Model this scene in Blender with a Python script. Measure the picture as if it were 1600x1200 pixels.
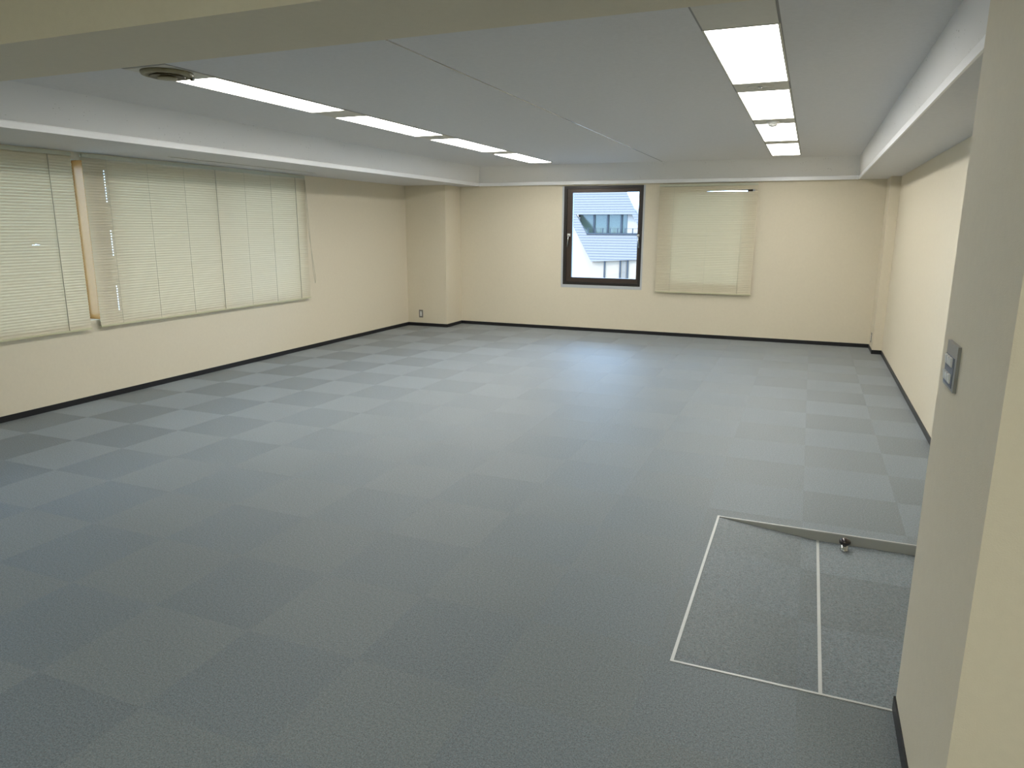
import bpy, bmesh, math, random
from mathutils import Vector, Matrix
random.seed(7)
for o in list(bpy.data.objects): bpy.data.objects.remove(o)
S = bpy.context.scene
COL = S.collection

# ------------------------------------------------------------------ camera
cam_d = bpy.data.cameras.new('camera'); cam = bpy.data.objects.new('camera', cam_d); COL.objects.link(cam)
S.camera = cam
CAM_H, YAW, PITCH, ROLL = 1.5553, 0.3884, -0.2168, 0.0042
fw = Vector((-math.sin(YAW)*math.cos(PITCH), math.cos(YAW)*math.cos(PITCH), math.sin(PITCH)))
rt = fw.cross(Vector((0, 0, 1))).normalized(); up = rt.cross(fw)
r2 = math.cos(ROLL)*rt + math.sin(ROLL)*up; u2 = -math.sin(ROLL)*rt + math.cos(ROLL)*up
Mx = Matrix((r2, u2, -fw)).transposed().to_4x4(); Mx.translation = (0, 0, CAM_H)
cam.matrix_world = Mx
cam_d.sensor_width = 36.0; cam_d.lens = 1117.5/1600*36.0
cam_d.clip_start = 0.05; cam_d.clip_end = 400

# ------------------------------------------------------------------ world, exposure
W = bpy.data.worlds.new('world'); S.world = W; W.use_nodes = True
bg = W.node_tree.nodes['Background']
SKY_STRENGTH = 12.0
bg.inputs['Color'].default_value = (0.42, 0.66, 1.0, 1); bg.inputs['Strength'].default_value = SKY_STRENGTH
sun_d = bpy.data.lights.new('sun', 'SUN'); sun = bpy.data.objects.new('sun', sun_d); COL.objects.link(sun)
sun_d.energy = 3.6; sun_d.color = (1.0, 0.80, 0.58); sun_d.angle = 0.009
sun.rotation_euler = Vector((0.62, 0.55, -0.55)).to_track_quat('-Z', 'Y').to_euler()
S.view_settings.view_transform = 'Standard'; S.view_settings.look = 'None'
S.view_settings.exposure = 0.07; S.view_settings.gamma = 1.0; S.view_settings.use_curve_mapping = False
PANEL, PANEL_WEAK = 20.5, 15.5     # radiance of the fluorescent panels: row by the blinds, other row set weaker to even out the side walls

# ------------------------------------------------------------------ room dimensions (metres)
XL, XR, YB = -5.882, 0.939, 10.486
YC, XC = 9.969, -5.189
XD, YD = 0.828, 9.983
ZS, ZC = 2.163, 2.4175
TLT, TLB, TRT, TRB, TB, TBT = -4.6474, -4.8256, 0.4652, 0.4916, 10.4224, 10.046
XA, YA, YA2 = 0.3857, 2.398, 1.669
ZBM, YBM = 2.2095, 1.934
XT, YT1, YT2, XM = -0.342, 2.396, 3.847, 0.166
DROP = -0.05
ZT = 2.72            # underside of the slab above
XN, YN = 3.0, -3.6   # side and rear of the space behind the camera
HB = 0.05

# ------------------------------------------------------------------ materials
def mat(name):
    m = bpy.data.materials.new(name); m.use_nodes = True
    nt = m.node_tree
    return m, nt, nt.nodes['Principled BSDF']
def link(nt, a, b): nt.links.new(a, b)
def simple(name, col, rough=0.6, metal=0.0, spec=0.5, bump=None, var=0.0, coat=0.0):
    m, nt, b = mat(name)
    b.inputs['Base Color'].default_value = (*col, 1); b.inputs['Roughness'].default_value = rough
    b.inputs['Metallic'].default_value = metal; b.inputs['Specular IOR Level'].default_value = spec
    if coat: b.inputs['Coat Weight'].default_value = coat
    g = nt.nodes.new('ShaderNodeNewGeometry')
    if bump:
        n = nt.nodes.new('ShaderNodeTexNoise'); n.inputs['Scale'].default_value = bump[0]; n.inputs['Detail'].default_value = 3
        link(nt, g.outputs['Position'], n.inputs['Vector'])
        bp = nt.nodes.new('ShaderNodeBump'); bp.inputs['Strength'].default_value = bump[1]; bp.inputs['Distance'].default_value = 0.002
        link(nt, n.outputs['Fac'], bp.inputs['Height']); link(nt, bp.outputs['Normal'], b.inputs['Normal'])
    if var:
        n = nt.nodes.new('ShaderNodeTexNoise'); n.inputs['Scale'].default_value = 40; n.inputs['Detail'].default_value = 2
        link(nt, g.outputs['Position'], n.inputs['Vector'])
        r = nt.nodes.new('ShaderNodeMapRange'); r.inputs['To Min'].default_value = 1-var; r.inputs['To Max'].default_value = 1+var
        link(nt, n.outputs['Fac'], r.inputs['Value'])
        v = nt.nodes.new('ShaderNodeVectorMath'); v.operation = 'SCALE'; v.inputs[0].default_value = col
        link(nt, r.outputs[0], v.inputs['Scale']); link(nt, v.outputs[0], b.inputs['Base Color'])
    return m

WALLC = (0.72, 0.65, 0.505)
m_wall = simple('cream_wallpaper', WALLC, 0.75, spec=0.25, bump=(260, 0.35), var=0.03)
m_beam = simple('cream_beam_paper', WALLC, 0.75, spec=0.25, bump=(260, 0.35), var=0.03)
m_reveal = simple('sun_glow_cream_reveal', (0.70, 0.36, 0.115), 0.5, spec=0.3, bump=(120, 0.2), var=0.04)  # warm sun glow on the cream reveal is put into this orange
m_ceil = simple('white_ceiling_board', (0.72, 0.71, 0.70), 0.85, spec=0.2, bump=(180, 0.5), var=0.05)
m_lip = simple('satin_white_moulding', (0.85, 0.85, 0.85), 0.28, spec=0.5, bump=(30, 0.05))
m_base = simple('black_vinyl_skirting', (0.012, 0.012, 0.014), 0.35, spec=0.4, bump=(90, 0.1))
m_alu = simple('satin_aluminium', (0.50, 0.51, 0.49), 0.5, metal=0.35, bump=(60, 0.1), var=0.06)
m_grey_face = simple('grey_riser', (0.40, 0.40, 0.37), 0.45, metal=0.0, bump=(60, 0.1))
m_plate = simple('dull_channel_plate', (0.66, 0.63, 0.55), 0.55, bump=(80, 0.1), var=0.05)
m_groove = simple('dark_groove', (0.30, 0.29, 0.27), 0.7, bump=(80, 0.1))
m_fixture = simple('fixture_frame', (0.66, 0.63, 0.54), 0.45, bump=(80, 0.1))
m_vent = simple('stained_vent', (0.27, 0.24, 0.14), 0.5, bump=(50, 0.3), var=0.25)
m_vent_core = simple('stained_vent_core', (0.12, 0.10, 0.055), 0.5, bump=(50, 0.3), var=0.25)
m_chrome = simple('chrome', (0.60, 0.60, 0.58), 0.15, metal=1.0, bump=(40, 0.02))
m_white_pl = simple('white_plastic', (0.72, 0.72, 0.69), 0.4, bump=(60, 0.05))
m_frame_dk = simple('dark_bronze_frame', (0.028, 0.024, 0.022), 0.35, metal=0.3, bump=(60, 0.05))
m_sash = simple('brown_bronze_sash', (0.062, 0.044, 0.034), 0.35, metal=0.3, bump=(60, 0.05))
m_casing = simple('pale_grey_casing', (0.50, 0.52, 0.53), 0.4, bump=(60, 0.05))
m_switch_plate = simple('brushed_switch_plate', (0.30, 0.30, 0.29), 0.35, metal=0.6, bump=(90, 0.1))
m_switch_in = simple('slate_switch_inset', (0.13, 0.15, 0.20), 0.5, bump=(90, 0.1))
m_outlet = simple('grey_outlet_plate', (0.20, 0.19, 0.17), 0.45, bump=(90, 0.1))
m_dark = simple('dark_slot', (0.02, 0.02, 0.02), 0.6, bump=(90, 0.1))
m_rubber = simple('dark_polished_rubber', (0.022, 0.014, 0.013), 0.16, spec=0.7, bump=(40, 0.02))
m_cord = simple('blind_cord', (0.50, 0.48, 0.36), 0.7, bump=(200, 0.2))
m_cord_dk = simple('blind_cord_dull', (0.46, 0.43, 0.33), 0.7, bump=(200, 0.2))
m_rail = simple('blind_rail', (0.58, 0.56, 0.36), 0.4, bump=(80, 0.05))
m_headrail = simple('blind_head_rail', (0.52, 0.52, 0.40), 0.45, bump=(80, 0.05))
m_door = simple('beige_steel_door', (0.55, 0.52, 0.42), 0.45, bump=(90, 0.1))

# pitted acoustic board of the cove
def pitted():
    m, nt, b = mat('pitted_acoustic_board'); b.inputs['Roughness'].default_value = 0.85; b.inputs['Specular IOR Level'].default_value = 0.2
    g = nt.nodes.new('ShaderNodeNewGeometry')
    mp = nt.nodes.new('ShaderNodeMapping'); mp.inputs['Scale'].default_value = (1, 0.55, 1); link(nt, g.outputs['Position'], mp.inputs['Vector'])
    v = nt.nodes.new('ShaderNodeTexVoronoi'); v.inputs['Scale'].default_value = 55; link(nt, mp.outputs[0], v.inputs['Vector'])
    n = nt.nodes.new('ShaderNodeTexNoise'); n.inputs['Scale'].default_value = 9; link(nt, g.outputs['Position'], n.inputs['Vector'])
    a = nt.nodes.new('ShaderNodeMapRange'); a.inputs['From Min'].default_value = 0.45; a.inputs['From Max'].default_value = 0.75
    a.inputs['To Min'].default_value = 0.02; a.inputs['To Max'].default_value = 0.22; link(nt, n.outputs['Fac'], a.inputs['Value'])
    lt = nt.nodes.new('ShaderNodeMath'); lt.operation = 'LESS_THAN'; link(nt, v.outputs['Distance'], lt.inputs[0]); link(nt, a.outputs[0], lt.inputs[1])
    mx = nt.nodes.new('ShaderNodeMix'); mx.data_type = 'RGBA'; link(nt, lt.outputs[0], mx.inputs['Factor'])
    mx.inputs['A'].default_value = (0.76, 0.75, 0.73, 1); mx.inputs['B'].default_value = (0.46, 0.45, 0.42, 1)
    link(nt, mx.outputs['Result'], b.inputs['Base Color'])
    bp = nt.nodes.new('ShaderNodeBump'); bp.inputs['Strength'].default_value = 0.5; bp.inputs['Distance'].default_value = 0.002; bp.invert = True
    link(nt, lt.outputs[0], bp.inputs['Height']); link(nt, bp.outputs[0], b.inputs['Normal'])
    return m
m_cove = pitted()

# carpet tiles, 0.5 m, each tile's pile leaning the opposite way to its neighbours
GX, GY, TILE = -4.9137, 6.4577, 0.5
def carpet():
    m, nt, b = mat('blue_grey_carpet_tiles')
    N = nt.nodes.new
    g = N('ShaderNodeNewGeometry')
    def math_(op, a, c=None):
        x = N('ShaderNodeMath'); x.operation = op
        for i, s in enumerate((a, c)):
            if s is None: continue
            if isinstance(s, (int, float)): x.inputs[i].default_value = s
            else: link(nt, s, x.inputs[i])
        return x.outputs[0]
    sep = N('ShaderNodeSeparateXYZ'); link(nt, g.outputs['Position'], sep.inputs[0])
    ix = math_('FLOOR', math_('DIVIDE', math_('SUBTRACT', sep.outputs[0], GX), TILE))
    iy = math_('FLOOR', math_('DIVIDE', math_('SUBTRACT', sep.outputs[1], GY), TILE))
    par = math_('FLOORED_MODULO', math_('ADD', ix, iy), 2.0)           # 0 = even tile
    sgn = math_('SUBTRACT', math_('MULTIPLY', par, 2.0), 1.0)          # -1 even, +1 odd
    # pile lean: tilted shading normal
    tilt = math_('MULTIPLY', sgn, 0.25)
    cmb = N('ShaderNodeCombineXYZ'); link(nt, tilt, cmb.inputs[0]); cmb.inputs[1].default_value = 0; cmb.inputs[2].default_value = 1
    nrm = N('ShaderNodeVectorMath'); nrm.operation = 'NORMALIZE'; link(nt, cmb.outputs[0], nrm.inputs[0])
    # fibre speckle
    n1 = N('ShaderNodeTexNoise'); n1.inputs['Scale'].default_value = 210; n1.inputs['Detail'].default_value = 4; n1.inputs['Roughness'].default_value = 0.75
    link(nt, g.outputs['Position'], n1.inputs['Vector'])
    n2 = N('ShaderNodeTexNoise'); n2.inputs['Scale'].default_value = 95; n2.inputs['Detail'].default_value = 3
    link(nt, g.outputs['Position'], n2.inputs['Vector'])
    n3 = N('ShaderNodeTexWhiteNoise'); n3.noise_dimensions = '2D'
    c2 = N('ShaderNodeCombineXYZ'); link(nt, ix, c2.inputs[0]); link(nt, iy, c2.inputs[1]); link(nt, c2.outputs[0], n3.inputs['Vector'])
    f = math_('ADD', math_('MULTIPLY', math_('SUBTRACT', n1.outputs['Fac'], 0.5), 2.3), math_('MULTIPLY', math_('SUBTRACT', n2.outputs['Fac'], 0.5), 0.6))
    f = math_('ADD', f, math_('MULTIPLY', math_('SUBTRACT', n3.outputs[0], 0.5), 0.03))
    f = math_('ADD', f, math_('MULTIPLY', sgn, 0.028))  # shading contrast of the lean, also put into the tile colour
    f = math_('ADD', f, 1.0)
    v = N('ShaderNodeVectorMath'); v.operation = 'SCALE'; v.inputs[0].default_value = (0.232, 0.245, 0.254); link(nt, f, v.inputs['Scale'])
    # slight hue fleck
    n4 = N('ShaderNodeTexNoise'); n4.inputs['Scale'].default_value = 150; link(nt, g.outputs['Position'], n4.inputs['Vector'])
    hs = N('ShaderNodeMix'); hs.data_type = 'RGBA'; hs.blend_type = 'MULTIPLY'
    mr = N('ShaderNodeMapRange'); mr.inputs['From Min'].default_value = .35; mr.inputs['From Max'].default_value = .65; link(nt, n4.outputs['Fac'], mr.inputs['Value'])
    link(nt, mr.outputs[0], hs.inputs['Factor']); link(nt, v.outputs[0], hs.inputs['A']); hs.inputs['B'].default_value = (0.90, 1.02, 1.05, 1)
    link(nt, hs.outputs['Result'], b.inputs['Base Color'])
    bp = N('ShaderNodeBump'); bp.inputs['Strength'].default_value = 0.3; bp.inputs['Distance'].default_value = 0.003
    link(nt, n1.outputs['Fac'], bp.inputs['Height']); link(nt, nrm.outputs[0], bp.inputs['Normal'])
    link(nt, bp.outputs['Normal'], b.inputs['Normal'])
    b.inputs['Roughness'].default_value = 0.9; b.inputs['Specular IOR Level'].default_value = 0.0
    gl = N('ShaderNodeBsdfGlossy'); gl.inputs['Roughness'].default_value = 0.50; gl.inputs['Color'].default_value = (0.9, 0.9, 0.9, 1)
    fr = N('ShaderNodeFresnel'); fr.inputs['IOR'].default_value = 1.42
    mx = N('ShaderNodeMixShader'); link(nt, math_('MULTIPLY', fr.outputs[0], 0.40), mx.inputs[0]); link(nt, b.outputs[0], mx.inputs[1]); link(nt, gl.outputs[0], mx.inputs[2])
    link(nt, mx.outputs[0], nt.nodes['Material Output'].inputs['Surface'])
    return m
m_carpet = carpet()

def slat_mat():
    m, nt, b = mat('cream_blind_slats')
    b.inputs['Base Color'].default_value = (0.64, 0.575, 0.42, 1); b.inputs['Roughness'].default_value = 0.38
    tr = nt.nodes.new('ShaderNodeBsdfTranslucent'); tr.inputs['Color'].default_value = (0.80, 0.60, 0.30, 1)
    mx = nt.nodes.new('ShaderNodeMixShader'); mx.inputs[0].default_value = 0.025
    link(nt, b.outputs[0], mx.inputs[1]); link(nt, tr.outputs[0], mx.inputs[2])
    g = nt.nodes.new('ShaderNodeNewGeometry'); n = nt.nodes.new('ShaderNodeTexNoise'); n.inputs['Scale'].default_value = 3
    link(nt, g.outputs['Position'], n.inputs['Vector'])
    r = nt.nodes.new('ShaderNodeMapRange'); r.inputs['To Min'].default_value = 0.32; r.inputs['To Max'].default_value = 0.45
    link(nt, n.outputs['Fac'], r.inputs['Value']); link(nt, r.outputs[0], b.inputs['Roughness'])
    link(nt, mx.outputs[0], nt.nodes['Material Output'].inputs['Surface'])
    return m
m_slat = slat_mat()

def glass_mat():
    m = bpy.data.materials.new('window_glass'); m.use_nodes = True; nt = m.node_tree; nt.nodes.clear()
    out = nt.nodes.new('ShaderNodeOutputMaterial'); t = nt.nodes.new('ShaderNodeBsdfTransparent'); t.inputs[0].default_value = (0.93, 0.95, 0.96, 1)
    g = nt.nodes.new('ShaderNodeBsdfGlossy'); g.inputs['Roughness'].default_value = 0.02
    fr = nt.nodes.new('ShaderNodeFresnel'); fr.inputs['IOR'].default_value = 1.45
    mx = nt.nodes.new('ShaderNodeMixShader'); link(nt, fr.outputs[0], mx.inputs[0]); link(nt, t.outputs[0], mx.inputs[1]); link(nt, g.outputs[0], mx.inputs[2])
    link(nt, mx.outputs[0], out.inputs['Surface'])
    return m
m_glass = glass_mat()

def emit(name, col, s):
    m = bpy.data.materials.new(name); m.use_nodes = True; nt = m.node_tree; nt.nodes.clear()
    out = nt.nodes.new('ShaderNodeOutputMaterial'); e = nt.nodes.new('ShaderNodeEmission')
    e.inputs['Color'].default_value = (*col, 1); e.inputs['Strength'].default_value = s
    link(nt, e.outputs[0], out.inputs['Surface']); return m
m_panel = emit('lit_fluorescent_diffuser', (1.0, 0.985, 0.94), PANEL)
m_panel2 = emit('lit_fluorescent_diffuser_weak', (1.0, 0.985, 0.94), PANEL_WEAK)

# ------------------------------------------------------------------ mesh helpers
def B(): return bmesh.new()
def box(bm, x0, x1, y0, y1, z0, z1):
    v = [bm.verts.new(p) for p in ((x0,y0,z0),(x1,y0,z0),(x1,y1,z0),(x0,y1,z0),(x0,y0,z1),(x1,y0,z1),(x1,y1,z1),(x0,y1,z1))]
    for f in ((0,3,2,1),(4,5,6,7),(0,1,5,4),(1,2,6,5),(2,3,7,6),(3,0,4,7)): bm.faces.new([v[i] for i in f])
    return bm
def prism(bm, pts, axis, a, b):
    """extrude a 2-D outline along an axis; outline in the other two coordinates, in x,y,z order"""
    def P(p, t):
        if axis == 'y': return (p[0], t, p[1])
        if axis == 'x': return (t, p[0], p[1])
        return (p[0], p[1], t)
    A = [bm.verts.new(P(p, a)) for p in pts]; C = [bm.verts.new(P(p, b)) for p in pts]
    bm.faces.new(A); bm.faces.new(list(reversed(C)))
    n = len(pts)
    for i in range(n): bm.faces.new([A[i], C[i], C[(i+1) % n], A[(i+1) % n]])
    bmesh.ops.recalc_face_normals(bm, faces=bm.faces)
    return bm
def lathe(bm, prof, c=(0, 0, 0), seg=40, axis='z', flip=1):
    rings = []
    for r, h in prof:
        ring = []
        for k in range(seg):
            a = 2*math.pi*k/seg
            if axis == 'z': p = (c[0]+r*math.cos(a), c[1]+r*math.sin(a), c[2]+flip*h)
            elif axis == 'x': p = (c[0]+flip*h, c[1]+r*math.cos(a), c[2]+r*math.sin(a))
            else: p = (c[0]+r*math.cos(a), c[1]+flip*h, c[2]+r*math.sin(a))
            ring.append(bm.verts.new(p))
        rings.append(ring)
    for a, b in zip(rings, rings[1:]):
        for k in range(seg): bm.faces.new([a[k], a[(k+1) % seg], b[(k+1) % seg], b[k]])
    bm.faces.new(rings[0]); bm.faces.new(list(reversed(rings[-1])))
    bmesh.ops.recalc_face_normals(bm, faces=bm.faces)
    return bm
def tube(bm, pts, r, seg=8):
    pts = [Vector(p) for p in pts]; rings = []
    for i, p in enumerate(pts):
        d = (pts[min(i+1, len(pts)-1)] - pts[max(i-1, 0)]).normalized()
        a = d.orthogonal().normalized(); b = d.cross(a)
        if rings and i: # keep orientation steady
            a = (pa - d*pa.dot(d)).normalized(); b = d.cross(a)
        pa = a
        rings.append([bm.verts.new(p + r*(math.cos(2*math.pi*k/seg)*a + math.sin(2*math.pi*k/seg)*b)) for k in range(seg)])
    for a, b in zip(rings, rings[1:]):
        for k in range(seg): bm.faces.new([a[k], a[(k+1) % seg], b[(k+1) % seg], b[k]])
    bm.faces.new(rings[0]); bm.faces.new(list(reversed(rings[-1])))
    bmesh.ops.recalc_face_normals(bm, faces=bm.faces)
    return bm
def ring_yz(bm, y0, y1, X0, X1, Z0, Z1, wl, wr, wb, wt):
    """rectangular picture-frame ring in the x-z plane, from y0 to y1"""
    box(bm, X0, X0+wl, y0, y1, Z0, Z1); box(bm, X1-wr, X1, y0, y1, Z0, Z1)
    box(bm, X0+wl, X1-wr, y0, y1, Z0, Z0+wb); box(bm, X0+wl, X1-wr, y0, y1, Z1-wt, Z1)
def obj(name, bm, m, parent=None, bevel=0.0, smooth=False, local=None):
    me = bpy.data.meshes.new(name)
    if bevel:
        es = [e for e in bm.edges if len(e.link_faces) == 2 and e.calc_face_angle(0) > 0.6]
        bmesh.ops.bevel(bm, geom=es, offset=bevel, segments=2, affect='EDGES', clamp_overlap=True)
    if local: bmesh.ops.translate(bm, verts=bm.verts, vec=-Vector(local))
    bm.to_mesh(me); bm.free(); me.materials.append(m)
    if smooth:
        for p in me.polygons: p.use_smooth = True
    o = bpy.data.objects.new(name, me); COL.objects.link(o)
    if parent: o.parent = parent
    elif local: o.location = local
    return o
def struct(name, bm, m, **k):
    o = obj(name, bm, m, **k); o['kind'] = 'structure'; return o
def thing(name, label, cat, loc, group=None):
    o = bpy.data.objects.new(name, None); COL.objects.link(o); o.location = loc
    o.empty_display_size = 0.05
    o['label'] = label; o['category'] = cat
    if group: o['group'] = group
    return o
def sthing(name, loc):
    o = bpy.data.objects.new(name, None); COL.objects.link(o); o.location = loc; o['kind'] = 'structure'; o.empty_display_size = 0.05
    return o

# ------------------------------------------------------------------ floor
bm = B()
box(bm, XL-.2, XN+.2, YN-.2, YT1, -.15, 0)
box(bm, XL-.2, XT, YT1, YT2, -.15, 0)
box(bm, XL-.2, XR+.3, YT2, YB+.2, -.15, 0)
prism(bm, [(XT, 0), (XM, DROP), (XR+.3, DROP), (XR+.3, -.15), (XT, -.15)], 'y', YT1, YT2)
struct('floor', bm, m_carpet)
# aluminium edging of the sunken entry ramp
bm = B(); box(bm, XT-.006, XT+.006, YT1-.006, YT2+.010, -.02, .003)
struct('trim_1', bm, m_alu, bevel=.001)
bm = B(); box(bm, XT+.006, XA-.0065, YT1-.006, YT1+.004, -.003, .003)
struct('trim_2', bm, m_alu, bevel=.001)
bm = B(); box(bm, XT+.006, XR, YT2-.004, YT2+.007, -.003, .003)
struct('trim_3', bm, m_alu, bevel=.001)
bm = B(); box(bm, XM-.0065, XM+.0065, YT1+.004, YT2-.006, DROP-.01, DROP+.003)
struct('trim_4', bm, m_alu, bevel=.001)
bm = B(); prism(bm, [(XT+.01, -.004), (XM, DROP-.004), (XR, DROP-.004), (XR, -.003), (XT+.01, -.003)], 'y', YT2-.004, YT2-.001)
struct('trim_5', bm, m_grey_face)

# ------------------------------------------------------------------ walls
WL = [(2.0, 4.55), (4.72, 7.42)]; WZ0, WZ1 = 0.71, 2.10        # left openings
bm = B(); xo = XL-.22
box(bm, xo, XL, YN-.2, YB+.2, -.15, WZ0); box(bm, xo, XL, YN-.2, YB+.2, WZ1, ZT)
ys = [YN-.2, WL[0][0], WL[0][1], WL[1][0], WL[1][1], YB+.2]
for a, b in ((0, 1), (2, 3), (4, 5)): box(bm, xo, XL, ys[a], ys[b], WZ0, WZ1)
box(bm, XL, XC, YC, YB, -.05, ZT)
struct('wall_left', bm, m_wall)
B1 = (-3.461, -2.270, 0.697, 2.143); B2 = (-1.975, -0.784, 0.697, 2.143)   # back windows x0,x1,z0,z1
bm = B()
box(bm, XL, XR, YB, YB+.2, -.15, B1[2]); box(bm, XL, XR, YB, YB+.2, B1[3], ZT)
for a, b in ((XL, B1[0]), (B1[1], B2[0]), (B2[1], XR)): box(bm, a, b, YB, YB+.2, B1[2], B1[3])
struct('wall_back', bm, m_wall)
DY0, DY1, DZ = 2.52, 3.74, 2.0
bm = B()
box(bm, XR, XR+.2, YA, DY0, -.15, ZT); box(bm, XR, XR+.2, DY1, YB+.2, -.15, ZT); box(bm, XR, XR+.2, DY0, DY1, DZ, ZT)
box(bm, XD, XR, YD, YB, -.05, ZT)
struct('wall_right', bm, m_wall)
bm = B(); box(bm, XA, XN+.2, YA2, YA, -.15, ZT)
struct('wall_front', bm, m_wall)
RX0, RX1, RZ0, RZ1 = -3.2, 2.2, .80, 2.25
bm = B(); box(bm, XL, XN+.2, YN-.2, YN, -.15, RZ0); box(bm, XL, XN+.2, YN-.2, YN, RZ1, ZT)
box(bm, XL, RX0, YN-.2, YN, RZ0, RZ1); box(bm, RX1, XN+.2, YN-.2, YN, RZ0, RZ1); struct('wall_rear', bm, m_wall)
bm = B(); box(bm, XN, XN+.2, YN, YA2, -.15, ZT); struct('wall_entry', bm, m_wall)
bm = B(); box(bm, XL, XA, YBM, YA, ZBM, ZT); struct('ceiling_beam', bm, m_beam)

# ------------------------------------------------------------------ ceiling
bm = B(); box(bm, XL, XN, YN, YBM, 2.56, 2.66); struct('ceiling_entry', bm, m_ceil)
bm = B(); box(bm, XL-.22, XN+.2, YN-.2, YB+.2, ZT, ZT+.15); struct('ceiling_slab', bm, m_ceil)
bm = B(); box(bm, TLT-.02, TRT+.02, YA-.02, TBT+.02, ZC, ZC+.1); struct('ceiling', bm, m_ceil)
LIP_H, LIP_D = 0.042, 0.014
def rings(bm, prof):
    """profile loops round the tray: each (xl, yb, xr, z)"""
    L = [[bm.verts.new(p) for p in ((a, YA, z), (a, yb, z), (c, yb, z), (c, YA, z))] for a, yb, c, z in prof]
    for p, q in zip(L, L[1:]):
        for i in range(3): bm.faces.new([p[i], p[i+1], q[i+1], q[i]])
    bmesh.ops.recalc_face_normals(bm, faces=bm.faces)
zl = ZS+LIP_H
bm = B(); rings(bm, [(TLT, TBT, TRT, ZC), (TLB-LIP_D, TB+LIP_D, TRB+LIP_D, zl)])
struct('ceiling_cove', bm, m_cove)
bm = B(); rings(bm, [(TLB-.03, TB+.03, TRB+.03, zl+.004), (TLB-LIP_D+.01, TB+LIP_D-.01, TRB+LIP_D-.01, zl+.004), (TLB, TB, TRB, zl-.004), (TLB, TB, TRB, ZS-.003), (TLB-.012, TB+.012, TRB+.012, ZS-.003), (TLB-.012, TB+.012, TRB+.012, ZS+.004)])
struct('trim_6', bm, m_lip)
bm = B(); rings(bm, [(TLB-.01, TB+.01, TRB+.01, ZS), (XL, YB, XR, ZS)])
struct('ceiling_soffit', bm, m_ceil)
# joint strip along the tray ceiling
bm = B(); box(bm, -1.949, -1.939, YA, TBT, ZC-.0015, ZC+.002)
struct('trim_7', bm, simple('joint_strip', (0.34, 0.34, 0.34), 0.22, metal=0.5, bump=(20, 0.02)))

# skirting
def skirt(name, segs):
    bm = B()
    for s in segs: box(bm, *s)
    struct(name, bm, m_base, bevel=.0015)
t = .006
skirt('baseboard_left', [(XL, XL+t, YN, YC, 0, HB), (XL+t, XC+t, YC-t, YC, 0, HB), (XC, XC+t, YC, YB, 0, HB)])
skirt('baseboard_back', [(XC+t, XD, YB-t, YB, 0, HB)])
skirt('baseboard_right', [(XR-t, XR, YT2+.08, YD-t, 0, HB), (XD-t, XR, YD-t, YD, 0, HB), (XD-t, XD, YD, YB-t, 0, HB)])
skirt('baseboard_front', [(XA-t, XA, YA2-t, YA+t, 0, HB), (XA, XN, YA2-t, YA2, 0, HB), (XA-t, XA+.02, YA, YA+t, DROP, HB)])

# ------------------------------------------------------------------ door in the right-hand wall above the ramp
d = sthing('door_1', (XR, (DY0+DY1)/2, DROP))
def loc(o): return tuple(o.location)
bm = B(); box(bm, XR+.05, XR+.09, DY0+.045, DY1-.045, DROP+.012, DZ-.045); obj('door_panel', bm, m_door, d, bevel=.002, local=loc(d))
bm = B(); box(bm, XR-.008, XR+.12, DY0, DY0+.045, DROP, DZ); box(bm, XR-.008, XR+.12, DY1-.045, DY1, DROP, DZ); box(bm, XR-.008, XR+.12, DY0+.045, DY1-.045, DZ-.045, DZ)
obj('door_frame', bm, m_door, d, bevel=.002, local=loc(d))
bm = B(); lathe(bm, [(.001, 0), (.026, 0), (.026, .008), (.012, .012), (.012, .045), (.001, .045)], (XR+.05, DY0+.13, .98), 24, 'x', -1)
tube(bm, [(XR+.01, DY0+.13, .98), (XR+.008, DY0+.17, .98), (XR+.012, DY0+.25, .98)], .009)
obj('door_handle', bm, m_chrome, d, smooth=True, local=loc(d))

# ------------------------------------------------------------------ windows of the back wall
for n, b in ((1, B1), (2, B2)):
    X0, X1, Z0, Z1 = b
    w = sthing('window_%d' % n, ((X0+X1)/2, YB, Z0)); L = loc(w)
    bm = B(); ring_yz(bm, YB+.002, YB+.10, X0, X1, Z0, Z1, .045, .040, .042, .040); obj('window_frame', bm, m_frame_dk, w, bevel=.002, local=L)
    bm = B(); ring_yz(bm, YB+.020, YB+.070, X0+.045, X1-.040, Z0+.042, Z1-.040, .085, .030, .068, .055)
    s = obj('sash', bm, m_sash, w, bevel=.003, local=L)
    bm = B(); box(bm, X0+.125, X1-.065, YB+.045, YB+.051, Z0+.105, Z1-.09); obj('pane', bm, m_glass, s, local=L)
    # pale casing round the opening
    bm = B(); ring_yz(bm, YB-.004, YB+.02, X0-.028, X1+.026, Z0-.045, Z1, .028, .026, .045, .0005)
    obj('window_casing', bm, m_casing, w, bevel=.0015, local=L)
    if n == 1:
        for hx, dx in ((X0+.082, -.012), (X1-.052, .016)):
            bm = B(); box(bm, hx-.022, hx+.022, YB+.004, YB+.020, Z0+.715, Z0+.755); obj('handle_base', bm, m_white_pl, w, bevel=.003, local=L)
            bm = B(); tube(bm, [(hx, YB+.012, Z0+.735), (hx+.002, YB-.022, Z0+.715), (hx+dx*.4, YB-.028, Z0+.66), (hx+dx, YB-.018, Z0+.56)], .0085)
            obj('handle_lever', bm, m_chrome, w, smooth=True, local=L)

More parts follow.
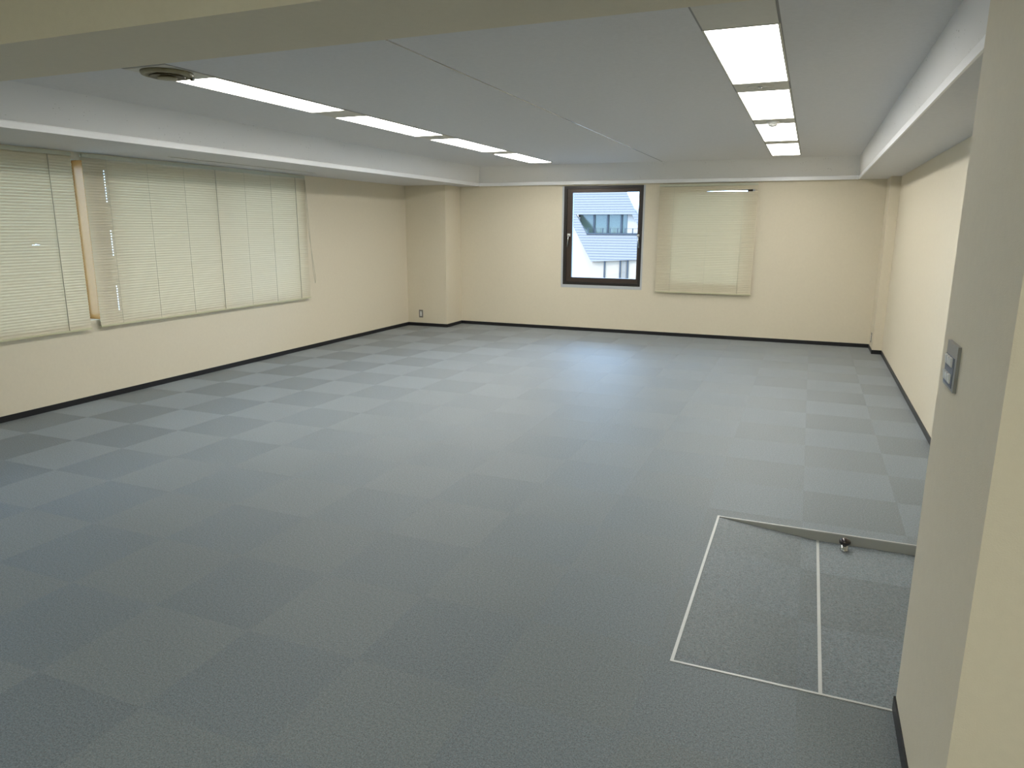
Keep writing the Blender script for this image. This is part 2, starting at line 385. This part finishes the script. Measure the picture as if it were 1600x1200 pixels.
# windows of the left wall (behind the blinds)
for n, (y0, y1) in ((3, WL[0]), (4, WL[1])):
    w = sthing('window_%d' % n, (XL-.16, (y0+y1)/2, WZ0)); L = loc(w)
    x0, x1 = XL-.19, XL-.13
    bm = B()
    box(bm, x0, x1, y0, y1, WZ0, WZ0+.05); box(bm, x0, x1, y0, y1, WZ1-.05, WZ1)
    box(bm, x0, x1, y0, y0+.05, WZ0+.05, WZ1-.05); box(bm, x0, x1, y1-.022, y1, WZ0+.05, WZ1-.05)
    box(bm, x0, x1, (y0+y1)/2-.03, (y0+y1)/2+.03, WZ0+.05, WZ1-.05)
    f = obj('window_frame', bm, m_sash, w, bevel=.003, local=L)
    bm = B(); box(bm, XL-.165, XL-.160, y0+.04, y1-.02, WZ0+.04, WZ1-.04); obj('pane', bm, m_glass, f, local=L)
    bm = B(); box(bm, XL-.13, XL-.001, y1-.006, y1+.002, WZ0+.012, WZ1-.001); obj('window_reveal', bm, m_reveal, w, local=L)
    bm = B(); box(bm, XL-.13, XL+.010, y0-.02, y1+.02, WZ0-.02, WZ0+.012); obj('window_sill', bm, m_wall, w, bevel=.002, local=L)

# unseen window added behind the camera to light the near walls
w = sthing('window_5', ((RX0+RX1)/2, YN-.12, RZ0)); L = loc(w)
bm = B(); ring_yz(bm, YN-.15, YN-.09, RX0, RX1, RZ0, RZ1, .05, .05, .05, .05); box(bm, -.55, -.45, YN-.15, YN-.09, RZ0+.05, RZ1-.05)
f = obj('window_frame', bm, m_sash, w, local=L)
bm = B(); box(bm, RX0+.04, RX1-.04, YN-.123, YN-.118, RZ0+.04, RZ1-.04); obj('pane', bm, m_glass, f, local=L)

def warming_cloth_mat():  # unseen cloth, added to warm the light of the rear window
    m, nt, b = mat('added_warming_cloth'); b.inputs['Base Color'].default_value = (0.7, 0.62, 0.45, 1)
    tr = nt.nodes.new('ShaderNodeBsdfTranslucent'); tr.inputs['Color'].default_value = (1.0, 0.84, 0.60, 1)
    mx = nt.nodes.new('ShaderNodeMixShader'); mx.inputs[0].default_value = 0.92
    link(nt, b.outputs[0], mx.inputs[1]); link(nt, tr.outputs[0], mx.inputs[2]); link(nt, mx.outputs[0], nt.nodes['Material Output'].inputs['Surface']); return m
m_warming_cloth = warming_cloth_mat()
bm = B(); box(bm, RX0-.05, RX1+.05, YN+.03, YN+.031, RZ0-.05, RZ1+.02); c_ = obj('warming_cloth', bm, m_warming_cloth, w, local=L)

# ------------------------------------------------------------------ venetian blinds
PITCH_S, SW = 0.0235, 0.0275
def slats(bm, u0, u1, zb, zt, place, lift=None, holes=(), nseg=1):
    """closed curved slats; place(u, out, z) -> world; out is distance towards the room"""
    n = int((zt-zb)/PITCH_S)
    ang = math.radians(71)
    prof = []
    for k in range(5):
        s = (k/4-.5)*SW; c = .0030*(1-(2*k/4-1)**2)
        # lower edge lies towards the room
        prof.append((-s*math.cos(ang) + c*math.sin(ang), s*math.sin(ang) + c*math.cos(ang)))
    for i in range(n):
        z = zb+.012+i*PITCH_S
        cuts = [u0, u1]
        for (hu, z0, z1) in holes:
            if z0 < z < z1: cuts = [u0, hu-.0021, hu+.0021, u1]
        jit = random.uniform(-.0006, .0006)
        for j in range(0, len(cuts)-1):
            a, b = cuts[j], cuts[j+1]
            hole = len(cuts) == 4 and j == 1
            m_ = nseg if len(cuts) == 2 else 1
            us = [a+(b-a)*q/m_ for q in range(m_+1)]
            grid = [[bm.verts.new(place(u, o, z+h+jit+(lift(i, n, z, u) if lift else 0))) for o, h in prof] for u in us]
            for q in range(m_):
                for k in range(4):
                    if hole and k == 1: continue
                    bm.faces.new([grid[q][k], grid[q+1][k], grid[q+1][k+1], grid[q][k+1]])
    return n
def blind(name, label, u0, u1, zb, zt, place, cords, lift=None, holes=(), nseg=1, pull=None, loc_=None):
    w = thing(name, label, 'window blind', loc_, 'cream venetian blinds'); L = tuple(loc_)
    bm = B(); slats(bm, u0, u1, zb+.012, zt-.03, place, lift, holes, nseg)
    obj('slats', bm, m_slat, w, smooth=True, local=L)
    def pbox(bm, a, b, o0, o1, z0, z1):
        p = place(a, o0, z0); q = place(b, o1, z1)
        box(bm, min(p[0], q[0]), max(p[0], q[0]), min(p[1], q[1]), max(p[1], q[1]), z0, z1)
    bm = B(); pbox(bm, u0, u1, -.012, .013, zt-.030, zt); obj('head_rail', bm, m_headrail, w, bevel=.002, local=L)
    bm = B(); pbox(bm, u0-.002, u1+.002, -.010, .012, zb, zb+.014); obj('bottom_rail', bm, m_rail, w, bevel=.003, local=L)
    for cu, r, dark in cords:
        bm = B(); tube(bm, [place(cu, .010, zb+.01), place(cu, .010, (zb+zt)/2), place(cu, .010, zt-.01)], r, 6)
        obj('ladder_cord', bm, m_cord_dk if dark else m_cord, w, smooth=True, local=L)
    if pull:
        bm = B(); tube(bm, [place(*p) for p in pull], .0022, 6); obj('pull_cord', bm, m_cord, w, smooth=True, local=L)
    return w
XB = -5.840
left_place = lambda u, o, z: (XB+o, u, z)
def lift1(i, n, z, u):
    d_ = z-1.386
    if d_ < 0: return 0
    s = max(0, 1-abs(u-4.015)/.06)
    return .012*s*math.exp(-d_/.03)
blind('venetian_blind', 'narrower-looking cream venetian blind cut off by the picture edge, before the amber gap', 2.42, 4.415, .650, 2.150, left_place,
      [(2.9, .0010, 0), (3.62, .0018, 1), (4.205, .0026, 1)], lift=lift1, nseg=60, loc_=(XB, 3.4, .65))
blind('venetian_blind', 'widest cream venetian blind, between the amber gap and the bare wall with dangling cord', 4.512, 7.482, .656, 2.150, left_place,
      [(4.74, .0009, 0), (5.17, .0010, 0), (5.60, .0012, 0), (6.02, .0024, 1), (6.44, .0010, 0), (6.86, .0014, 0), (7.30, .0030, 1)],
      holes=[(4.713, 1.74, 2.02), (4.717, 1.28, 1.52), (4.713, .79, 1.03)],
      pull=[(7.46, .02, 2.12), (7.47, .022, 1.6), (7.52, .024, 1.25), (7.575, .024, .90), (7.560, .026, .84), (7.53, .026, 1.0), (7.505, .024, 1.45), (7.47, .022, 2.10)], loc_=(XB, 6.0, .656))
YBL = YB-.045
back_place = lambda u, o, z: (u, YBL-o, z)
def lift2(i, n, z, u):
    d_ = z-2.036
    if u < -1.46 or u > -.722: s = 0
    elif u < -1.12: s = (u+1.46)/.34*.38
    elif u < -.80: s = .38+(u+1.12)/.32*.62
    else: s = 1.0
    if d_ < -.008: return -.006*s*math.exp((d_+.008)/.05)
    return .030*s*math.exp(-(d_+.008)/.09)
blind('venetian_blind', 'cream venetian blind beside the uncovered brown window, bent slats leaking daylight near its top', -2.035, -.716, .636, 2.140, back_place,
      [(-1.83, .0014, 0), (-1.36, .0009, 0), (-.90, .0014, 0)], lift=lift2, nseg=80, loc_=(-1.375, YBL, .636))

# ------------------------------------------------------------------ ceiling lights and channel fittings
ROWS = {'left': (-3.668, -3.368), 'right': (-.523, -.212)}
YS = [(3.53, 4.84), (5.145, 6.445), (6.745, 8.045), (8.345, 9.62)]
order = ['nearest', 'second', 'third', 'farthest']
def light_fixture(x0, x1, y0, y1, label, pm):
    w = thing('ceiling_light', label, 'ceiling light', ((x0+x1)/2, (y0+y1)/2, ZC), 'flush fluorescent ceiling lights'); L = loc(w)
    bm = B(); e = .010
    box(bm, x0-e, x0, y0-e, y1+e, ZC-.006, ZC+.003); box(bm, x1, x1+e, y0-e, y1+e, ZC-.006, ZC+.003)
    box(bm, x0, x1, y0-e, y0, ZC-.006, ZC+.003); box(bm, x0, x1, y1, y1+e, ZC-.006, ZC+.003)
    obj('frame', bm, m_fixture, w, bevel=.001, local=L)
    bm = B(); box(bm, x0, x1, y0, y1, ZC-.004, ZC-.001); obj('diffuser', bm, pm, w, local=L)
ZN = 2.56
def fill_light(x0, x1, y0, y1):  # unseen lamps added behind the camera to brighten the near walls
    w = sthing('ceiling_fill_light', ((x0+x1)/2, (y0+y1)/2, ZN)); L = loc(w)
    bm = B(); ring = .012
    box(bm, x0-ring, x0, y0-ring, y1+ring, ZN-.006, ZN+.003); box(bm, x1, x1+ring, y0-ring, y1+ring, ZN-.006, ZN+.003)
    box(bm, x0, x1, y0-ring, y0, ZN-.006, ZN+.003); box(bm, x0, x1, y1, y1+ring, ZN-.006, ZN+.003)
    obj('frame', bm, m_fixture, w, local=L)
    bm = B(); box(bm, x0, x1, y0, y1, ZN-.004, ZN-.001); obj('diffuser', bm, m_panel, w, local=L)
fill_light(-.523, -.212, -1.5, -.2)
fill_light(-3.668, -3.368, -2.2, -.9)
fill_light(1.4, 1.7, -1.6, -.3)
side_txt = {'left': 'in the row nearer the blinds', 'right': 'in the row nearer the light switch'}
pos_txt = {'left': ['just past the round stained vent', 'second from the round vent', 'third from the round vent', 'farthest from the round vent'],
           'right': ['largest and closest to the beam', 'second from the beam', 'third from the beam', 'farthest from the beam']}
for s, (x0, x1) in ROWS.items():
    # recessed channel edge seen as thin dark lines
    bm = B(); ystart = YA+.001 if s == 'right' else 3.16
    box(bm, x0-.014, x1+.014, ystart, 9.64, ZC-.0012, ZC+.001)
    struct('trim_8' if s == 'left' else 'trim_9', bm, m_groove)
    for i, (y0, y1) in enumerate(YS):
        light_fixture(x0, x1, y0, y1, 'lit ceiling light %s, %s' % (side_txt[s], pos_txt[s][i]), m_panel if s == 'left' else m_panel2)
    gaps = [((3.17 if s == 'left' else YA+.004), 3.518)] + [(YS[i][1]+.012, YS[i+1][0]-.012) for i in range(3)]
    gt = ['before the first light', 'between first and second lights', 'between second and third lights', 'between third and fourth lights']
    for i, (y0, y1) in enumerate(gaps):
        bm = B(); box(bm, x0-.004, x1+.004, y0, y1, ZC-.004, ZC+.001)
        o = obj('cover_plate', bm, m_plate, bevel=.001, local=((x0+x1)/2, (y0+y1)/2, ZC))
        o['label'] = 'flat ceiling plate %s %s' % (gt[i], side_txt[s]); o['category'] = 'ceiling plate'; o['group'] = 'cover plates between ceiling lights'
# round stained vent
vx, vy = -3.518, 3.325
v = thing('round_vent', 'round stained brown air vent in the ceiling before the first light', 'air vent', (vx, vy, ZC)); L = loc(v)
bm = B(); lathe(bm, [(.001, .004), (.140, .004), (.142, .010), (.136, .022), (.118, .026), (.112, .018), (.108, .014), (.001, .014)], (vx, vy, ZC), 56, 'z', -1)
obj('vent_rim', bm, m_vent, v, smooth=True, local=L)
bm = B()
lathe(bm, [(.001, .010), (.062, .012), (.098, .028), (.094, .032), (.058, .018), (.001, .018)], (vx, vy, ZC), 48, 'z', -1)
obj('vent_cone', bm, m_vent_core, v, smooth=True, local=L)
bm = B()
lathe(bm, [(.001, .018), (.030, .020), (.056, .036), (.050, .040), (.001, .041)], (vx, vy, ZC), 40, 'z', -1)
obj('vent_core', bm, m_vent, v, smooth=True, local=L)
bm = B(); box(bm, vx+.085, vx+.105, vy+.085, vy+.100, ZC-.040, ZC-.020); obj('clip', bm, m_chrome, v, bevel=.002, local=L)
v['category'] = 'air vent'
# speaker and detector in the right row
sx = -.375
v = thing('ceiling_speaker', 'flat round ceiling speaker between the two largest ceiling lights', 'speaker', (sx, 4.99, ZC)); L = loc(v)
bm = B(); lathe(bm, [(.001, .003), (.080, .003), (.080, .006), (.074, .009), (.070, .006), (.048, .005), (.046, .008), (.040, .008), (.038, .005), (.001, .005)], (sx, 4.99, ZC), 48, 'z', -1)
obj('speaker_grille', bm, m_plate, v, smooth=True, local=L)
bm = B(); lathe(bm, [(.001, .005), (.016, .005), (.015, .010), (.001, .012)], (sx, 4.99, ZC), 24, 'z', -1); obj('speaker_hub', bm, m_chrome, v, smooth=True, local=L)
v = thing('smoke_detector', 'white domed smoke detector between the second and third lights', 'smoke detector', (-.375, 6.60, ZC)); L = loc(v)
bm = B(); lathe(bm, [(.001, .003), (.050, .003), (.052, .012), (.044, .018), (.001, .018)], (-.375, 6.60, ZC), 40, 'z', -1); obj('detector_base', bm, m_white_pl, v, smooth=True, local=L)
bm = B(); lathe(bm, [(.001, .017), (.038, .018), (.036, .034), (.026, .044), (.012, .047), (.001, .047)], (-.375, 6.60, ZC), 40, 'z', -1); obj('detector_dome', bm, m_white_pl, v, smooth=True, local=L)
# slot in the soffit above the wide blind
v = thing('slot_vent', 'long narrow dark slot in the soffit above the wide blind', 'air slot', (-5.46, 6.17, ZS)); L = loc(v)
bm = B(); box(bm, -5.478, -5.452, 5.10, 7.24, ZS-.0025, ZS+.001); obj('slot_rim', bm, m_fixture, v, bevel=.0008, local=L)
bm = B(); box(bm, -5.472, -5.458, 5.12, 7.22, ZS-.0032, ZS-.001); obj('slot_opening', bm, m_dark, v, local=L)

# ------------------------------------------------------------------ light switch plate on the near wall
v = thing('light_switch', 'brushed metal light switch plate on the close pier', 'light switch', (XA, 2.212, 1.192)); L = loc(v)
bm = B(); box(bm, XA-.008, XA, 2.136, 2.288, 1.131, 1.253); obj('switch_plate', bm, m_switch_plate, v, bevel=.0025, local=L)
bm = B(); box(bm, XA-.0092, XA-.006, 2.162, 2.282, 1.138, 1.218); obj('switch_inset', bm, m_switch_in, v, bevel=.0006, local=L)
for zc in (1.204, 1.160):
    for k in range(3):
        yc = 2.192+.033*k
        bm = B(); prism(bm, [(XA-.0088, zc-.013), (XA-.0125, zc-.012), (XA-.0155, zc+.012), (XA-.0088, zc+.013)], 'y', yc-.013, yc+.013)
        obj('rocker_switch', bm, m_white_pl, v, bevel=.001, local=L)
# wall outlets
def outlet(label, c, n):
    """c centre on the wall, n = 'y' faces the camera, 'x' faces the blinds"""
    w = thing('wall_outlet', label, 'wall outlet', c, 'wall outlets by the skirting'); 
    def bx(bm, a, b, o0, o1, z0, z1):
        if n == 'y': box(bm, a, b, -o1, -o0, z0, z1)
        else: box(bm, -o1, -o0, a, b, z0, z1)
    bm = B(); bx(bm, -.035, .035, 0, .006, -.061, .061); obj('outlet_plate', bm, m_outlet, w, bevel=.002)
    bm = B(); bx(bm, -.016, .016, .004, .009, -.036, .036); s = obj('socket_insert', bm, m_white_pl, w, bevel=.001)
    for zz in (-.018, .018):
        bm = B(); bx(bm, -.008, -.0055, .0088, .0095, zz-.005, zz+.005); bx(bm, .0055, .008, .0088, .0095, zz-.004, zz+.004)
        obj('socket_slots', bm, m_dark, s)
outlet('grey wall outlet low on the column by the far corner of the blinds wall', (-5.648, YC, .194), 'y')
outlet('thin grey wall outlet on the side of the narrow pier beside the far blind wall', (XD, 10.243, .172), 'x')

# ------------------------------------------------------------------ door stop
v = thing('door_stop', 'chrome door stop with a dark domed rubber cap standing in the carpeted ramp well', 'door stop', (.290, 3.775, DROP)); L = loc(v)
bm = B(); lathe(bm, [(.001, 0), (.021, 0), (.021, .003), (.0165, .006), (.0160, .034), (.001, .034)], L, 40); obj('stop_post', bm, m_chrome, v, smooth=True, local=L)
bm = B(); lathe(bm, [(.001, .032), (.020, .032), (.0265, .038), (.0275, .046), (.0245, .055), (.016, .0615), (.006, .0635), (.001, .0637)], L, 40); obj('rubber_cap', bm, m_rubber, v, smooth=True, local=L)

# ------------------------------------------------------------------ outside: neighbouring building with a steep slated roof
K = 2.1
def R3(x, z, off=0.0):
    """point of the roof slope: x, height; y follows the slope"""
    return (x, 46.2+(z-1.44)*0.6+off, z)
def slate():
    m, nt, b = mat('pale_slate_courses'); b.inputs['Roughness'].default_value = 0.5
    g = nt.nodes.new('ShaderNodeNewGeometry'); sp = nt.nodes.new('ShaderNodeSeparateXYZ'); link(nt, g.outputs['Position'], sp.inputs[0])
    d_ = nt.nodes.new('ShaderNodeMath'); d_.operation = 'DIVIDE'; d_.inputs[1].default_value = .165; link(nt, sp.outputs[2], d_.inputs[0])
    f = nt.nodes.new('ShaderNodeMath'); f.operation = 'FRACT'; link(nt, d_.outputs[0], f.inputs[0])
    lt = nt.nodes.new('ShaderNodeMath'); lt.operation = 'LESS_THAN'; lt.inputs[1].default_value = .36; link(nt, f.outputs[0], lt.inputs[0])
    mx = nt.nodes.new('ShaderNodeMix'); mx.data_type = 'RGBA'; link(nt, lt.outputs[0], mx.inputs['Factor'])
    mx.inputs['A'].default_value = (0.115, 0.092, 0.077, 1); mx.inputs['B'].default_value = (0.048, 0.040, 0.038, 1)
    link(nt, mx.outputs['Result'], b.inputs['Base Color']); return m
m_slate = slate()
m_ext_white = simple('white_render', (0.36, 0.29, 0.24), 0.8, bump=(3, 0.2), var=0.03)
m_ext_cream = simple('cream_render', (0.28, 0.20, 0.135), 0.8, bump=(3, 0.2), var=0.03)
m_ext_glass = simple('teal_glazing', (0.07, 0.085, 0.060), 0.15, spec=0.6, bump=(1, 0.02))
m_ext_dark = simple('dark_mullion', (0.012, 0.013, 0.016), 0.4, bump=(5, 0.05))
m_ground = simple('asphalt_ground', (0.22, 0.22, 0.22), 0.9, bump=(2, 0.3), var=0.1)
h = thing('neighbouring_building', 'pale building with steep grey slate roof and glazed balcony seen through the open window', 'building', (-12, 48, -9)); L = loc(h)
def slab_poly(bm, pts, th=.18):
    A = [bm.verts.new(R3(x, z)) for x, z in pts]; C = [bm.verts.new(R3(x, z, th)) for x, z in pts]
    bm.faces.new(A); bm.faces.new(list(reversed(C)))
    for i in range(len(pts)): bm.faces.new([A[i], C[i], C[(i+1) % len(pts)], A[(i+1) % len(pts)]])
    bmesh.ops.recalc_face_normals(bm, faces=bm.faces)
def lx(z): return -14.62+(1.586-z)*.752      # sloping left verge
def rx(z): return -10.54+(2.41-z)*.65        # sloping right verge
bm = B(); slab_poly(bm, [(lx(3.79), 3.79), (-11.45, 3.79), (rx(2.34), 2.34), (lx(2.34), 2.34)]); obj('upper_roof', bm, m_slate, h, local=L)
bm = B(); slab_poly(bm, [(lx(1.125), 1.125), (-3.0, 1.125), (-3.0, -.10), (lx(-.62), -.62)]); obj('lower_roof', bm, m_slate, h, local=L)
bm = B(); slab_poly(bm, [(lx(2.34), 2.34), (-14.58, 2.34), (-13.63, 1.125), (lx(1.125), 1.125)]); obj('roof_side', bm, m_slate, h, local=L)
bm = B(); slab_poly(bm, [(-10.82, 2.34), (rx(2.34), 2.34), (-9.70, 1.125), (-9.95, 1.125)]); obj('roof_side', bm, m_slate, h, local=L)
bm = B(); box(bm, -14.5, -9.0, 47.5, 47.7, 1.12, 2.7); obj('balcony_glazing', bm, m_ext_glass, h, local=L)
bm = B(); box(bm, -11.2, -3.0, 47.2, 47.5, .8, 2.7); obj('balcony_wall', bm, m_ext_white, h, local=L)
for x in (-14.55, -13.52, -12.58, -11.66, -11.22):
    bm = B(); box(bm, x-.06, x+.06, 47.40, 47.5, .9, 2.6); obj('mullion', bm, m_ext_dark, h, local=L)
bm = B(); box(bm, -13.6, -3.0, 45.93, 46.05, 1.08, 1.17); obj('balcony_sill', bm, m_ext_dark, h, local=L)
bm = B()
for k in range(21): box(bm, -13.50+.49*k-.03, -13.50+.49*k+.03, 45.95, 46.01, 1.17, 1.47)
box(bm, -13.9, -3.0, 45.965, 45.99, 1.44, 1.46)
obj('balcony_railing', bm, m_ext_dark, h, local=L)
bm = B(); box(bm, -25, -13.2, 50.2, 58, -9, 3.4); obj('rear_block', bm, m_ext_white, h, local=L)
bm = B(); box(bm, -22, -12.95, 46.2, 50.2, -9, 1.10); box(bm, -22, -14.5, 46.98, 50.2, 1.10, 2.2); obj('side_wall', bm, m_ext_white, h, local=L)
bm = B(); box(bm, -12.95, -3, 45.25, 47.2, -9, -.45); obj('lower_wall', bm, m_ext_cream, h, local=L)
for x in (-12.12, -11.10, -10.62):
    bm = B(); box(bm, x-.045, x+.045, 45.18, 45.25, -3.5, -.50); obj('lower_mullion', bm, m_ext_dark, h, local=L)
bm = B(); box(bm, -10.98, -10.72, 45.20, 45.25, -3.5, -.55); obj('drain_panel', bm, simple('drab_panel', (0.15, 0.115, 0.085), 0.7, bump=(5, .1)), h, local=L)
bm = B()
for x0, x1, hh in ((-13.2, -13.0, .12), (-12.9, -12.55, .10), (-12.5, -12.42, .18), (-12.35, -11.85, .09)): box(bm, x0, x1, 47.7, 47.85, 3.70, 3.80+hh)
obj('ridge_fittings', bm, m_ext_dark, h, local=L)
bm = B(); box(bm, -80, 60, -80, 120, -9.3, -9); struct('ground', bm, m_ground)
